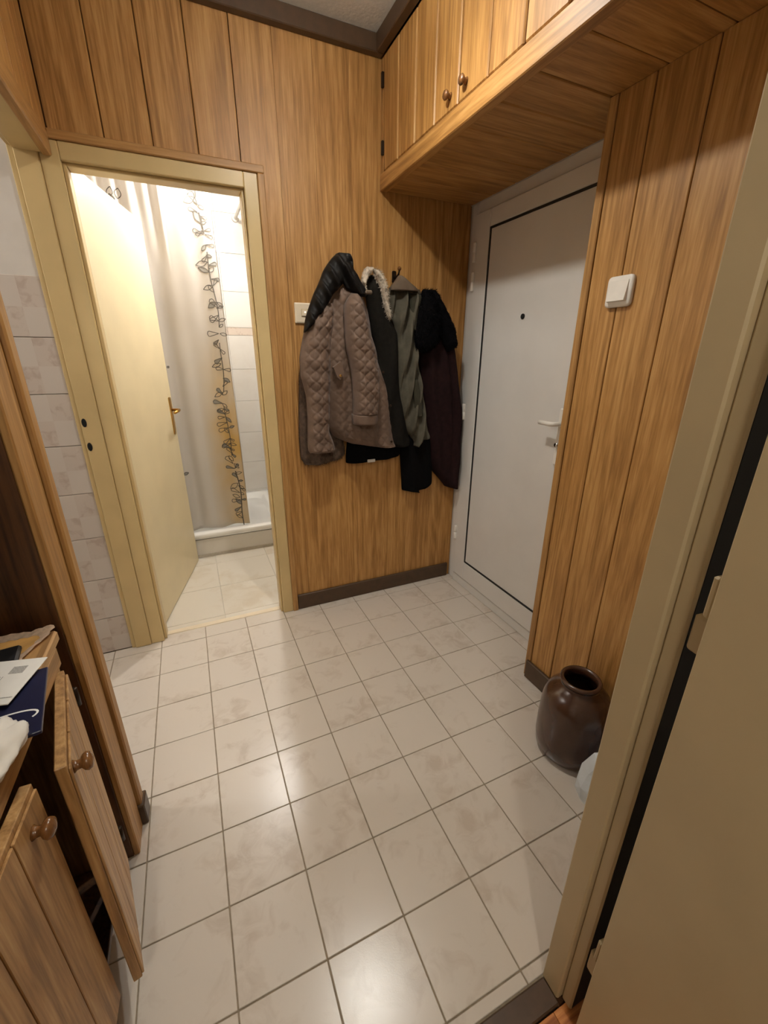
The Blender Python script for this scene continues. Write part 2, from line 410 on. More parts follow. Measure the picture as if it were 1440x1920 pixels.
# ------------------------------------------------------------------ kitchen beyond the left doorway
wk = bmesh.new(); box(wk, (-1.9, YB+.008, 0), (.08, 1.76, 2.56))
wall_k = struct(finish('wall_kitchen_back', wk, 'grout'), 'kitchen wall with marbled beige tiles under white plaster', 'wall')
B('plaster', (-1.9, YB+.002, 1.582), (.07, YB+.008, 2.5), 'plaster', wall_k)
bm = bmesh.new(); box(bm, (-.0990, -.004, -.0990), (.0990, .004, .0990), .0015); bmesh.ops.recalc_face_normals(bm, faces=bm.faces[:])
KT = bpy.data.meshes.new('tile'); bm.to_mesh(KT); bm.free(); KT.materials.append(MATS['kitchen_tile'])
for r in range(8):
    z = .083+.2*r
    for k in range(-5, 1):
        x = .0+.2*k
        if k == 0:   # right-hand column is cut at the door frame
            hz = .099 if r else .081
            bm = bmesh.new(); box(bm, (-.099, -.004, -hz), (.072, .004, .099), .0015); finish('tile', bm, 'kitchen_tile', wall_k, loc=(x, YB+.004, z))
        else: link('tile', KT, wall_k, (x, YB+.004, z))
kw = bmesh.new()
box(kw, (-1.95, -.1, 0), (-1.85, 1.76, 2.56)); box(kw, (-1.9, .2, 0), (-.30, .30, 2.56)); box(kw, (-1.9, .2, 2.5), (.178, 1.72, 2.56))
struct(finish('wall_kitchen_side', kw, 'plaster'), 'plain pale kitchen walls and ceiling beyond the doorway', 'wall')
def pendant(name, label, P, r, mat, ztop, baffle=None):
    t = thing(name, label, 'lamp', (P['loc'][0], P['loc'][1], ztop))
    bm = bmesh.new(); lathe(bm, [(0, 0), (.05, 0), (.05, -.02), (.02, -.035), (0, -.035)], 24); finish('ceiling_rose', bm, 'plastic_white', t, True)
    h = P['loc'][2]-ztop
    bm = bmesh.new(); lathe(bm, [(0, -.03), (.018, -.03), (.018, h+r+.002), (0, h+r+.002)], 16); finish('bulb_holder', bm, 'plastic_white', t, True)
    bm = bmesh.new(); bmesh.ops.create_uvsphere(bm, u_segments=20, v_segments=12, radius=r); finish('bulb', bm, mat, t, True, (0, 0, h))
    if baffle is not None:  # added ring round the bulb, shaped to hold back its sideways light
        bm = bmesh.new(); ro, ri = r*1.3, r*1.18
        lathe(bm, [(ri, h+r*baffle), (ro, h+r*baffle), (ro, h+r*.55), (ri, h+r*.55)], 32, caps=False)
        for q in range(3):
            a = q*2.0944; tube(bm, [(.016*math.cos(a), .016*math.sin(a), h+r*1.5), (ri*math.cos(a), ri*math.sin(a), h+r*.5)], .0015, 6)
        finish('added_baffle_ring', bm, 'plastic_white', t, True)
pendant('fill_lamp', 'bare bulb on the kitchen ceiling beyond the doorway', KITCHEN_LAMP, .045, 'kitchen_bulb', 2.5)

# ------------------------------------------------------------------ bathroom shell
wbr = bmesh.new(); box(wbr, (-.1, 3.408, 0), (1.2, 3.5, 2.5))
wall_bb = struct(finish('wall_bathroom_back', wbr, 'grout_light'), 'white tiled wall behind the shower', 'wall')
wrr = bmesh.new(); box(wrr, (1.048, 1.76, 0), (1.12, 3.5, 2.5))
wall_br = struct(finish('wall_bathroom_right', wrr, 'grout_light'), 'white tiled bathroom side wall with a patterned border', 'wall')
zt = [0, .195, .447, .706, .966, 1.216, 1.470, 1.526, 1.779, 2.034, 2.29, 2.49]
for a, b in zip(zt, zt[1:]):
    mt = 'band_tile' if abs(a-1.47) < .01 else 'bath_wall_tile'
    for x0, x1 in ((.02, .24), (.24, .44), (.44, .64), (.64, .84), (.84, 1.04)):
        B('tile', (x0+.001, 3.40, a+.001), (x1-.001, 3.408, b-.001), mt, wall_bb, .001)
    for k in range(8):
        y0 = 3.40-.2*(k+1); y1 = y0+.2
        B('tile', (1.040, y0+.001, a+.001), (1.048, y1-.001, b-.001), mt, wall_br, .001)
sh = bmesh.new(); box(sh, (-.05, 1.76, 0), (.06, 3.5, 2.5)); struct(finish('wall_bathroom_left', sh, 'plaster'), 'plain bathroom wall behind the open door', 'wall')
sh = bmesh.new(); box(sh, (-.05, 1.74, 2.49), (1.12, 3.5, 2.56)); struct(finish('ceiling_bathroom', sh, 'plaster'), 'white bathroom ceiling', 'ceiling')
pendant('fill_lamp', 'bare bulb on the bathroom ceiling near the shower', BATH_LAMP, .04, 'bath_bulb', 2.49)

# ------------------------------------------------------------------ door_1 entrance door, white plastic
d1 = bpy.data.objects.new('door_1', None); COL.objects.link(d1); d1.location = (XD, 1.3, 0)
struct(d1, 'white plastic entrance door with black seal line and peephole', 'door')
def D(nm, lo, hi, mat, bev=.002, par=None): return B(nm, lo, hi, mat, d1, bev)
y0, y1 = .55, 1.648
D('frame', (1.862, y1-.05, 0), (1.93, y1, 2.0), 'pvc_white', .004)
D('frame', (1.862, y0, 1.95), (1.93, y1-.05, 2.0), 'pvc_white', .004)
D('frame', (1.852, y0, 0), (1.93, y1-.05, .055), 'pvc_white', .004)
D('frame', (1.862, y0-.05, 0), (1.93, y0, 2.0), 'pvc_white', .004)
D('leaf_rail', (1.846, y1-.165, .06), (1.92, y1-.053, 1.947), 'pvc_white', .004)
D('leaf_rail', (1.846, y0+.003, .06), (1.92, y0+.11, 1.947), 'pvc_white', .004)
D('leaf_rail', (1.846, y0+.11, 1.875), (1.92, y1-.165, 1.947), 'pvc_white', .004)
D('leaf_rail', (1.846, y0+.11, .06), (1.92, y1-.165, .172), 'pvc_white', .004)
pa, pb, qa, qb = y0+.11, y1-.165, .172, 1.875
for lo, hi in (((1.847, pb-.009, qa), (1.90, pb, qb)), ((1.847, pa, qa), (1.90, pa+.009, qb)), ((1.847, pa+.009, qb-.009), (1.90, pb-.009, qb)), ((1.847, pa+.009, qa), (1.90, pb-.009, qa+.009))):
    D('seal', lo, hi, 'rubber_black', 0)
D('panel', (1.850, pa+.009, qa+.009), (1.90, pb-.009, qb-.009), 'pvc_white', .001)
bm = bmesh.new(); lathe(bm, [(0, 0), (.011, 0), (.011, -.004), (.007, -.006), (0, -.004)], 20, axis='x'); finish('peephole', bm, 'hole_black', d1, True, (1.850-XD, 1.205-1.3, 1.485))
h = D('handle', (1.838, .885, .90), (1.851, .918, 1.13), 'plastic_white', .004)
bm = bmesh.new(); tube(bm, [(0, 0, 0), (-.03, 0, 0), (-.045, .006, 0), (-.05, .02, 0), (-.05, .072, .001)], .0095, 12)
finish('lever', bm, 'plastic_white', h, True, (0, 0, .055))
bm = bmesh.new(); lathe(bm, [(0, 0), (.009, 0), (.009, -.012), (0, -.012)], 16, axis='x'); finish('lock_cylinder', bm, 'chrome', h, True, (-.006, .0, -.03))
for z in (1.79, 1.665, 1.04, .33):
    bm = bmesh.new(); lathe(bm, [(0, -.042), (.008, -.042), (.009, -.038), (.009, -.002), (.007, 0), (.009, .002), (.009, .038), (.008, .042), (0, .042)], 14)
    finish('hinge', bm, 'plastic_white', d1, True, (1.842-XD, 1.585-1.3, z))
we = bmesh.new(); box(we, (1.90, YN-.3, 0), (2.0, y0-.04, 2.0)); box(we, (1.86, -.3, 2.0), (2.0, 1.80, 2.56)); box(we, (1.87, y1, 0), (2.0, 1.80, 2.0))
box(we, (1.931, .3, 0), (2.0, y1+.1, 2.0))
struct(finish('wall_right', we, 'plaster'), 'wall around the entrance door', 'wall')

# ------------------------------------------------------------------ partition with boards
wp = bmesh.new(); box(wp, (XP+.012, YN, 0), (1.90, YP-.028, ZS))
wall_p = struct(finish('wall_partition', wp, 'niche_z'), 'oak boarded partition carrying the rocker switch', 'wall')
for a, b in ((.614, .7225), (.466, .614), (.316, .466), (.166, .316), (.016, .166), (YN, .016)):
    B('plank', (XP, a+.0015, 0), (XP+.0118, b-.0015, ZS), 'oak_z', wall_p, .0020)
B('edge_strip', (XP-.004, .7235, 0), (1.88, YP, ZS), 'trim_z', wall_p, .003)
B('skirting', (XP-.014, YN, 0), (XP, .738, .088), 'dark_brown', wall_p, .003)

# ------------------------------------------------------------------ ceiling
cb = bmesh.new(); box(cb, (.0, -.3, ZC), (2.0, 1.76, 2.60)); struct(finish('ceiling', cb, 'ceiling_white'), 'off white textured hall ceiling', 'ceiling')
pendant('fill_lamp', 'small bulb under the hall ceiling in a ring added to cut sideways light', HALL_LAMP, .038, 'hall_bulb', ZC, -.80)

# ------------------------------------------------------------------ overhead cupboard
oc = thing('overhead_cupboard', 'oak overhead cupboard with boarded doors and plank underside', 'cupboard', (1.62, .8, ZS))
YO0 = YN
B('carcass', (XC+.03, YO0, ZS+.016), (1.862, YB-.001, ZC-.002), 'niche_z', oc)
B('bottom_rail', (XC-.004, YO0, ZS-.004), (XC+.03, YB-.001, ZS+.056), 'oak_y', oc, .003)
ysf = [YO0, .141, .291, .441, .590, .746, .893, 1.052, 1.203, 1.347, 1.497, YB-.001]
for a, b in zip(ysf, ysf[1:]): B('underside_plank', (XC+.03, a+.0018, ZS), (1.862, b-.0018, ZS+.014), 'oak_x', oc, .003)
def cup_door(ya, yb_, knob_y, hinge_y, n):
    dr = B('door', (XC+.012, ya+.002, ZS+.060), (XC+.029, yb_-.002, 2.436), 'oak_z', oc)
    c = dr.location+oc.location
    wdt = (yb_-ya-.004)/n
    for k in range(n):
        a = ya+.002+k*wdt
        bm = bmesh.new(); lo = (XC, a+.0022, ZS+.060); hi = (XC+.012, a+wdt-.0022, 2.436); m = [(p+q)/2 for p, q in zip(lo, hi)]
        box(bm, [p-q for p, q in zip(lo, m)], [p-q for p, q in zip(hi, m)], .004)
        finish('board', bm, 'oak_z', dr, loc=[p-q for p, q in zip(m, c)])
    if knob_y is not None:
        bm = bmesh.new(); lathe(bm, [(0, 0), (.010, 0), (.007, -.004), (.007, -.009), (.012, -.013), (.014, -.018), (.011, -.023), (0, -.025)], 20, axis='x')
        finish('knob', bm, 'knob_wood', dr, True, (XC-c[0], knob_y-c[1], 2.098-c[2]))
    if hinge_y is not None:
        for z in (2.14, 2.36):
            bm = bmesh.new(); box(bm, (-.006, -.006, -.025), (.006, .006, .025), .002); finish('hinge', bm, 'iron', dr, loc=(XC-.004-c[0], hinge_y-c[1], z-c[2]))
cup_door(1.071, YB-.022, 1.118, YB-.03, 4); cup_door(.480, 1.071, 1.030, None, 4); cup_door(-.02, .480, None, None, 3)
B('stile', (XC+.002, YB-.021, ZS+.058), (XC+.029, YB-.001, 2.436), 'oak_z', oc, .002)

# ------------------------------------------------------------------ wall with the doorway the camera looks through
wn = bmesh.new()
box(wn, (1.102, -.068, 0), (2.0, YN, 2.56)); box(wn, (1.17, -.14, 0), (2.0, -.068, 2.56)); box(wn, (-.4, -.12, 0), (.12, YN, 2.56)); box(wn, (.12, -.12, 2.02), (1.10, YN, 2.56))
struct(finish('wall_near', wn, 'plaster'), 'wall around the near doorway', 'wall')
nf = thing('door_frame', 'beige painted frame of the near doorway beside the open door', 'door frame'); nf['kind'] = 'structure'
B('jamb', (1.040, -.070, 0), (1.102, -.026, 2.02), 'beige_paint', nf, .003)
B('jamb', (1.053, -.094, 0), (1.061, -.0702, 2.02), 'beige_paint', nf, .003)
B('jamb', (.10, -.124, 0), (.18, -.026, 2.02), 'beige_paint', nf, .003)
B('seal', (1.0612, -.0935, 0), (1.10, -.0702, 2.02), 'rubber_black', nf)  # black strip put in for the shade of the hinge gap
B('head', (.18, -.124, 1.96), (1.04, -.026, 2.02), 'beige_paint', nf, .003)
struct(B('trim_4', (.18, -.078, -.03), (1.040, YN, .004), 'dark_brown', None, .003), 'dark brown threshold of the near doorway', 'threshold')
# near door, opened into the camera's room
d3 = bpy.data.objects.new('door_3', None); COL.objects.link(d3); d3.location = (1.05, -.12, 0); d3.rotation_euler = (0, 0, math.radians(-9.0))
struct(d3, 'beige painted interior door swung open beside the near doorway', 'door')
bm = bmesh.new(); box(bm, (-.022, -.80, .012), (.018, -.006, 1.97), .0025); finish('leaf', bm, 'beige_paint', d3)
bm = bmesh.new(); box(bm, (.018, -.80, .012), (.024, -.02, 1.97), .002); finish('leaf_lip', bm, 'beige_paint', d3)
for z in (1.016, .25):
    for dz, nm, dy in ((.045, 'hinge_sleeve', 0), (-.0, 'hinge_sleeve', .008)):
        bm = bmesh.new()
        if dz: box(bm, (-.012, -.002, .003), (.006, .008, .062), .003)
        else: box(bm, (-.006, -.002, -.056), (.014, .020, .0), .004)
        finish(nm, bm, 'beige_paint', d3, loc=(0, 0, z))
# the camera's room
rm = bmesh.new()
box(rm, (-1.2, -2.2, 0), (-1.1, -.12, 2.56)); box(rm, (2.0, -2.2, 0), (2.1, -.12, 2.56)); box(rm, (-1.2, -2.3, 0), (2.1, -2.2, 2.56)); box(rm, (-1.2, -.14, 0), (-.38, -.04, 2.56))
struct(finish('wall_room', rm, 'plaster'), 'plain walls of the room behind the camera', 'wall')
rc = bmesh.new(); box(rc, (-1.2, -2.3, 2.5), (2.1, -.12, 2.56)); struct(finish('ceiling_room', rc, 'ceiling_white'), 'ceiling of the room behind the camera', 'ceiling')
fr2 = struct(B('floor_room', (-1.2, -2.3, -.06), (2.1, -.031, -.012), 'niche_z'), 'orange brown parquet beyond the dark threshold', 'floor')
for i in range(8):
    for j in range(5):
        x0 = .18+.12*i; y0_ = -.08-.07*(j+1)
        B('parquet_block', (x0+.0005, y0_+.0005, -.013), (x0+.1195, y0_+.0695, -.002), 'parquet', fr2, .0008)
pendant('fill_lamp', 'unseen fill bulb added behind the camera to light the near door', ROOM_FILL, .06, 'room_fill', 2.5)
# niche behind the cabinet
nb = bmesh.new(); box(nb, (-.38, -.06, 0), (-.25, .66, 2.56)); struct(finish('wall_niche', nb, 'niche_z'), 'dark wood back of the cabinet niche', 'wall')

# ------------------------------------------------------------------ door_2 bathroom door, open
d2 = bpy.data.objects.new('door_2', None); COL.objects.link(d2)
ang = math.atan2(.705, .18)
d2.location = (.215, 1.803, 0); d2.rotation_euler = (0, 0, ang)
struct(d2, 'cream flush bathroom door standing open into the bathroom', 'door')
bm = bmesh.new(); box(bm, (0, 0, .006), (.729, .038, 1.975), .002); finish('leaf', bm, 'cream_door', d2)
bm = bmesh.new(); rounded_plate(bm, .034, .215, .006, .008, (.682, 0, .985), 'y'); hp = finish('handle_plate', bm, 'brass', d2)
bm = bmesh.new(); tube(bm, [(.682, -.004, 1.02), (.682, -.04, 1.02), (.674, -.05, 1.02), (.650, -.052, 1.018), (.575, -.050, 1.015)], .0075, 12); finish('lever', bm, 'brass', hp, True)

# ------------------------------------------------------------------ shower tray, rod, curtain
st = thing('shower_tray', 'white enamel shower tray on a tiled plinth', 'shower tray', (.55, 2.98, 0))
bm = bmesh.new()
X0, X1, Y0, Y1, Z0, Z1 = .06, 1.039, 2.535, 3.399, .145, .182
def ringr(x0, x1, y0, y1, z, r):
    out = []
    for cx, cy, a0 in ((x1-r, y1-r, 0), (x0+r, y1-r, 90), (x0+r, y0+r, 180), (x1-r, y0+r, 270)):
        for k in range(6):
            a = math.radians(a0+k*18); out.append(bm.verts.new((cx+r*math.cos(a)-.55, cy+r*math.sin(a)-2.98, z)))
    return out
rg = [ringr(X0, X1, Y0, Y1, Z0, .01), ringr(X0, X1, Y0, Y1, Z1-.006, .01), ringr(X0+.005, X1-.005, Y0+.005, Y1-.005, Z1, .012),
      ringr(X0+.06, X1-.06, Y0+.06, Y1-.06, Z1, .07), ringr(X0+.075, X1-.075, Y0+.075, Y1-.075, Z1-.01, .07), ringr(X0+.12, X1-.12, Y0+.12, Y1-.12, Z1-.075, .07), ringr(X0+.2, X1-.2, Y0+.2, Y1-.2, Z1-.085, .05)]
for a, b in zip(rg, rg[1:]):
    for i in range(len(a)): bm.faces.new((a[i], a[(i+1) % len(a)], b[(i+1) % len(a)], b[i]))
bm.faces.new(rg[-1]); bm.faces.new(rg[0])
finish('basin', bm, 'enamel', st, True)
B('plinth', (.07, 2.565, 0), (1.035, 2.60, .128), 'bath_wall_tile', st, .002)
B('joint', (.07, 2.573, .128), (1.035, 2.60, .1445), 'rubber_black', st)
B('joint', (.07, 2.558, .001), (1.035, 2.568, .016), 'grout_light', st)
cr = bmesh.new(); tube(cr, [(.985, 3.398, 2.26), (.985, 2.72, 2.26), (.975, 2.66, 2.26), (.95, 2.635, 2.26), (.90, 2.625, 2.26), (.065, 2.625, 2.26)], .011, 14)
rod = thing('curtain_rod', 'white L-shaped shower curtain rod fixed to the tiles', 'curtain rod', (0, 0, 0)); finish('rod', cr, 'plastic_white', rod, True)
bm = bmesh.new(); lathe(bm, [(0, 0), (.026, 0), (.022, -.014), (.012, -.02), (0, -.02)], 20, axis='y'); finish('flange', bm, 'plastic_white', rod, True, (.985, 3.40, 2.26))
# curtain: pleated sheet X .17 -> .765
def cur_y(x, z):
    t = max(0, min(1, (2.24-z)/2.0)); a = .0045+.0035*t
    y = 2.585+a*math.sin(x*30+1.0*math.sin(z*1.1)+.5)+.5*a*math.sin(x*57+1.0+z*.7)
    if z > 1.75 and x < .5: y += .012*math.sin(x*85)*(z-1.75)/.5
    return y
def cur_x(u, z):
    t = max(0, min(1, (2.24-z)/2.0))
    return .14+u*(.612+.012*t)
bm = bmesh.new(); NU, NV = 110, 70; ZT, ZBm = 2.24, .190
g = []
for j in range(NV+1):
    z = ZT+(ZBm-ZT)*j/NV; row = []
    for i in range(NU+1):
        u = i/NU; x = cur_x(u, z); zz = z+.012*abs(math.sin(u*9))*(j/NV)**14
        row.append(bm.verts.new((x, cur_y(x, z)-(.0), zz)))
    g.append(row)
for j in range(NV):
    for i in range(NU): bm.faces.new((g[j][i], g[j][i+1], g[j+1][i+1], g[j+1][i]))
bmesh.ops.solidify(bm, geom=bm.faces[:], thickness=.0012)
cur = thing('shower_curtain', 'cream shower curtain with black line-drawn leaf border and yellowed edge', 'curtain', (0, 0, 0))
finish('curtain_sheet', bm, 'curtain_cloth', cur, True)
# printed leaf border
bmk = bmesh.new(); bmg = bmesh.new()
def stroke(bm, pts, w, off=.0022):
    prev = None
    for k, (x, z) in enumerate(pts):
        x2, z2 = pts[min(k+1, len(pts)-1)]; x1, z1 = pts[max(k-1, 0)]
        dx, dz = x2-x1, z2-z1; l = math.hypot(dx, dz) or 1; nx, nz = -dz/l*w/2, dx/l*w/2
        a = bm.verts.new((x+nx, cur_y(x+nx, z+nz)-off, z+nz)); b = bm.verts.new((x-nx, cur_y(x-nx, z-nz)-off, z-nz))
        if prev: bm.faces.new((prev[0], prev[1], b, a))
        prev = (a, b)
def leaf(x, z, ang, L, W, fill, tri):
    ca, sa = math.cos(ang), math.sin(ang)
    prof = []
    n = 10
    for k in range(n+1):
        t = k/n; h = W*(math.sin(math.pi*t)**1.15 if not tri else (t/.88 if t < .88 else (1-t)/.12))
        prof.append((t*L, h))
    T = lambda p: (x+p[0]*ca-p[1]*sa, z+p[0]*sa+p[1]*ca)
    up = [T(p) for p in prof]; dn = [T((p[0], -p[1])) for p in prof]
    stroke(bmk, up, .0040); stroke(bmk, dn, .0040)
    if fill:
        for k in range(n):
            q = [up[k], up[k+1], dn[k+1], dn[k]]
            try: bmg.faces.new([bmg.verts.new((a, cur_y(a, b)-.0016, b)) for a, b in q])
            except ValueError: pass
rl = random.Random(5)
stem = []
for k in range(120):
    z = 2.22-k*.0172; stem.append((.700+.014*math.sin(z*5.1)+.006*math.sin(z*17)+.012*(2.2-z)/2, z))
seg_on = [(0, 6), (9, 16), (20, 44), (48, 66), (70, 90), (95, 119)]
for a, b in seg_on: stroke(bmk, stem[a:b], .007 if a % 2 else .005)
k = 1
while k < 117:
    x, z = stem[k]
    for side in ((-1, 1) if rl.random() < .35 else (rl.choice((-1, -1, 1)),)):
        L = rl.uniform(.036, .062)*(.72 if side > 0 else 1)
        a = math.radians(rl.uniform(-55, 60)) if side > 0 else math.radians(180+rl.uniform(-60, 50))
        leaf(x+rl.uniform(-.008, .006), z, a, L*1.1, L*rl.uniform(.20, .28), rl.random() < .32, rl.random() < .55)
    k += rl.choice((1, 2, 2, 3))
for k in range(4):       # a few leaves on the far end of the curtain, near the rod
    leaf(.24+.02*k, 2.05+.03*(k % 2), math.radians(rl.uniform(60, 120)), .05, .014, k % 2 == 0, False)
leaf(.388, .594, math.radians(14), .034, .009, True, False); leaf(.398, 1.251, math.radians(40), .014, .005, True, False)
finish('leaf_print', bmk, 'print_black', cur)['kind'] = 'stuff'; finish('leaf_shade_print', bmg, 'print_grey', cur)['kind'] = 'stuff'
bm = bmesh.new(); tube(bm, [(0, .017*math.cos(t), .020*math.sin(t)) for t in [2*math.pi*q/14 for q in range(15)]], .0022, 6)
RING = finish('curtain_ring', bm, 'plastic_white', cur, True, (.17, 2.625, 2.257))
for i in range(1, 9): link('curtain_ring', RING.data, cur, (.17+.072*i, 2.625, 2.257))

# ------------------------------------------------------------------ switches
sw = thing('light_switch', 'white rounded rocker switch on the oak partition', 'switch', (XP, .606, 1.502))
bm = bmesh.new(); rounded_plate(bm, .083, .082, .012, .012, (0, 0, 0), 'x'); finish('plate', bm, 'plastic_white', sw, True)
bm = bmesh.new(); v = [bm.verts.new(p) for p in [(-.011, -.030, -.027), (-.011, .030, -.027), (-.011, .030, .029), (-.011, -.030, .029), (-.022, -.029, -.025), (-.022, .029, -.025), (-.013, .029, .028), (-.013, -.029, .028)]]
for f in ((0, 1, 2, 3), (4, 5, 6, 7), (0, 1, 5, 4), (1, 2, 6, 5), (2, 3, 7, 6), (3, 0, 4, 7)): bm.faces.new([v[i] for i in f])
finish('rocker', bm, 'plastic_white', sw)
sw = thing('light_switch', 'cream square switch with glowing pilot lamp beside the bathroom door', 'switch', (1.012, YB, 1.50))
bm = bmesh.new(); rounded_plate(bm, .088, .082, .011, .004, (0, 0, 0), 'y'); finish('plate', bm, 'plastic_cream', sw)
bm = bmesh.new(); box(bm, (-.016, -.0125, -.016), (.016, -.010, .016), .001); finish('recess', bm, 'beige_paint', sw)
bm = bmesh.new(); box(bm, (-.013, -.016, -.013), (.013, -.0124, .013), .002); bt = finish('button', bm, 'plastic_cream', sw)
bm = bmesh.new(); bmesh.ops.create_uvsphere(bm, u_segments=10, v_segments=6, radius=.0035); finish('pilot_lamp', bm, 'switch_glow', bt, True, (0, -.016, .003))

# ------------------------------------------------------------------ stoneware jar
bm = bmesh.new()
lathe(bm, [(0, .004), (.080, .0), (.098, .006), (.110, .026), (.114, .06), (.114, .12), (.112, .19), (.108, .225), (.098, .252), (.078, .272), (.062, .282), (.058, .290), (.060, .297), (.065, .303), (.066, .309),
           (.062, .314), (.056, .314), (.052, .309), (.051, .295), (.056, .283), (.092, .25), (.104, .2), (.106, .06), (.09, .016), (0, .012)], 64)
jar = finish('stoneware_jar', bm, 'ceramic_brown', None, True, (1.558, .392, 0)); tag(jar, 'glazed brown stoneware jar on the floor against the partition', 'jar')

# pale plastic bag beside the jar
bm = bmesh.new()
rb = random.Random(3)
base = [(1.470, .272), (1.446, .232), (1.452, .12), (1.52, .04), (1.62, .04), (1.655, .12), (1.63, .21), (1.53, .255)]
cxb, cyb = 1.555, .13
lv = []
for z, s in ((.001, 1), (.045, 1.03), (.10, .96), (.165, .80), (.19, .42)):
    lv.append([bm.verts.new((cxb+(x-cxb)*s+rb.uniform(-.006, .006), cyb+(y-cyb)*s+rb.uniform(-.006, .006), z+rb.uniform(-.006, .006)*(z > .01))) for x, y in base])
for a, b in zip(lv, lv[1:]):
    for i in range(8): bm.faces.new((a[i], a[(i+1) % 8], b[(i+1) % 8], b[i]))
bm.faces.new(lv[0]); bm.faces.new(lv[-1])
pb_ = finish('plastic_bag', bm, 'bag_blue'); tag(pb_, 'crumpled pale blue plastic bag on the floor beside the brown jar', 'bag')

# ------------------------------------------------------------------ garments
def smooth_rows(rows, n):
    rows = sorted(rows, key=lambda r: -r[0])
    z0, z1 = rows[0][0], rows[-1][0]
    # arc-like sampling: uniform in cumulative length so tapering tips stay fine
    L = [0]
    for a, b in zip(rows, rows[1:]): L.append(L[-1]+max(abs(a[0]-b[0]), .6*max(abs(a[1]-b[1]), abs(a[2]-b[2]))))
    out = []
    for k in range(n+1):
        s = L[-1]*k/n; i = 0
        while i < len(L)-2 and L[i+1] < s: i += 1
        t = (s-L[i])/max(1e-9, L[i+1]-L[i]); a, b = rows[i], rows[i+1]
        p0 = rows[max(i-1, 0)]; p3 = rows[min(i+2, len(rows)-1)]
        cr_ = []
        for q in range(3):
            m = a[q]+(b[q]-a[q])*t
            h = .5*((2*a[q])+(-p0[q]+b[q])*t+(2*p0[q]-5*a[q]+4*b[q]-p3[q])*t*t+(-p0[q]+3*a[q]-3*b[q]+p3[q])*t**3)
            cr_.append(m if q == 0 else (.5*m+.5*h))
        out.append(cr_)
    return out
def cloth(bm, rows, yb, T, nu=40, nv=70, folds=(), quilt=0, noise=0, pw=2.4, topround=.10, botround=.0, lean=0.0, seed=1):
    R = smooth_rows(rows, nv); rr = random.Random(seed); ph = [rr.uniform(0, 6.28) for _ in range(8)]
    F, K = [], []
    for j, (z, xl, xr) in enumerate(R):
        v = j/nv; e = 1.0
        if topround and v < topround: e = math.sqrt(max(0, 1-(1-v/topround)**2))
        if botround and v > 1-botround: e *= math.sqrt(max(0, 1-(1-(1-v)/botround)**2))
        fr_, kr = [], []
        for i in range(nu+1):
            u = i/nu; x = xl+(xr-xl)*u
            p = max(0, 1-abs(2*u-1)**pw)**.6
            d = T*p*e
            ed = min(1, 6*u, 6*(1-u))*e
            for amp, fq, slant, start in folds:
                g_ = max(0, min(1, (v-start)/.25)) if start is not None else 1
                d += amp*ed*g_*math.sin(x*fq+z*slant+ph[0])
            if quilt:
                a = x/.046; b = .45*math.sin(2*math.pi*z/.090)
                q1 = abs(math.sin(math.pi*(a+b))); q2 = abs(math.sin(math.pi*(a-b)))
                d += quilt*ed*(min(q1, q2)**.5)
            if noise: d += noise*ed*(math.sin(x*90+z*40+ph[1])*math.sin(z*75-x*30+ph[2])+.6*math.sin(x*170+ph[3])*math.sin(z*150+ph[4]))
            yy = yb-lean*v
            fr_.append(bm.verts.new((x, yy-max(0, d), z))); kr.append(bm.verts.new((x, yy+.004*0, z)))
        F.append(fr_); K.append(kr)
    for j in range(nv):
        for i in range(nu):
            bm.faces.new((F[j][i], F[j][i+1], F[j+1][i+1], F[j+1][i])); bm.faces.new((K[j][i], K[j+1][i], K[j+1][i+1], K[j][i+1]))
    for j in (0, nv):
        for i in range(nu): bm.faces.new((F[j][i], F[j][i+1], K[j][i+1], K[j][i]))
    for j in range(nv):
        for i in (0, nu): bm.faces.new((F[j][i], F[j+1][i], K[j+1][i], K[j][i]))
    bmesh.ops.remove_doubles(bm, verts=bm.verts[:], dist=2e-5)
def fur(bm, n, length, width, droop=.5, seed=2, zmax=9, zmin=-9):
    rr = random.Random(seed); bm.faces.ensure_lookup_table(); bm.normal_update()
    fs = [f for f in bm.faces if f.calc_area() > 1e-8 and zmin < f.calc_center_median().z < zmax]
    ar = []; s = 0
    for f in fs: s += f.calc_area(); ar.append(s)
    import bisect
    for _ in range(n):
        f = fs[min(len(fs)-1, bisect.bisect(ar, rr.random()*s))]
        c = f.calc_center_median()+Vector((rr.uniform(-1, 1), 0, rr.uniform(-1, 1)))*.004
        nrm = f.normal.copy()
        if nrm.y > .2: nrm.y = -.1
        d = (nrm+Vector((rr.uniform(-.6, .6), rr.uniform(-.3, .2), rr.uniform(-.6, .3)-droop))).normalized()*length*rr.uniform(.6, 1.2)
        sd = d.cross(Vector((rr.uniform(-1, 1), rr.uniform(-1, 1), rr.uniform(-1, 1)))).normalized()*width
        v = [bm.verts.new(c+sd), bm.verts.new(c-sd), bm.verts.new(c+d)]; bm.faces.new(v)
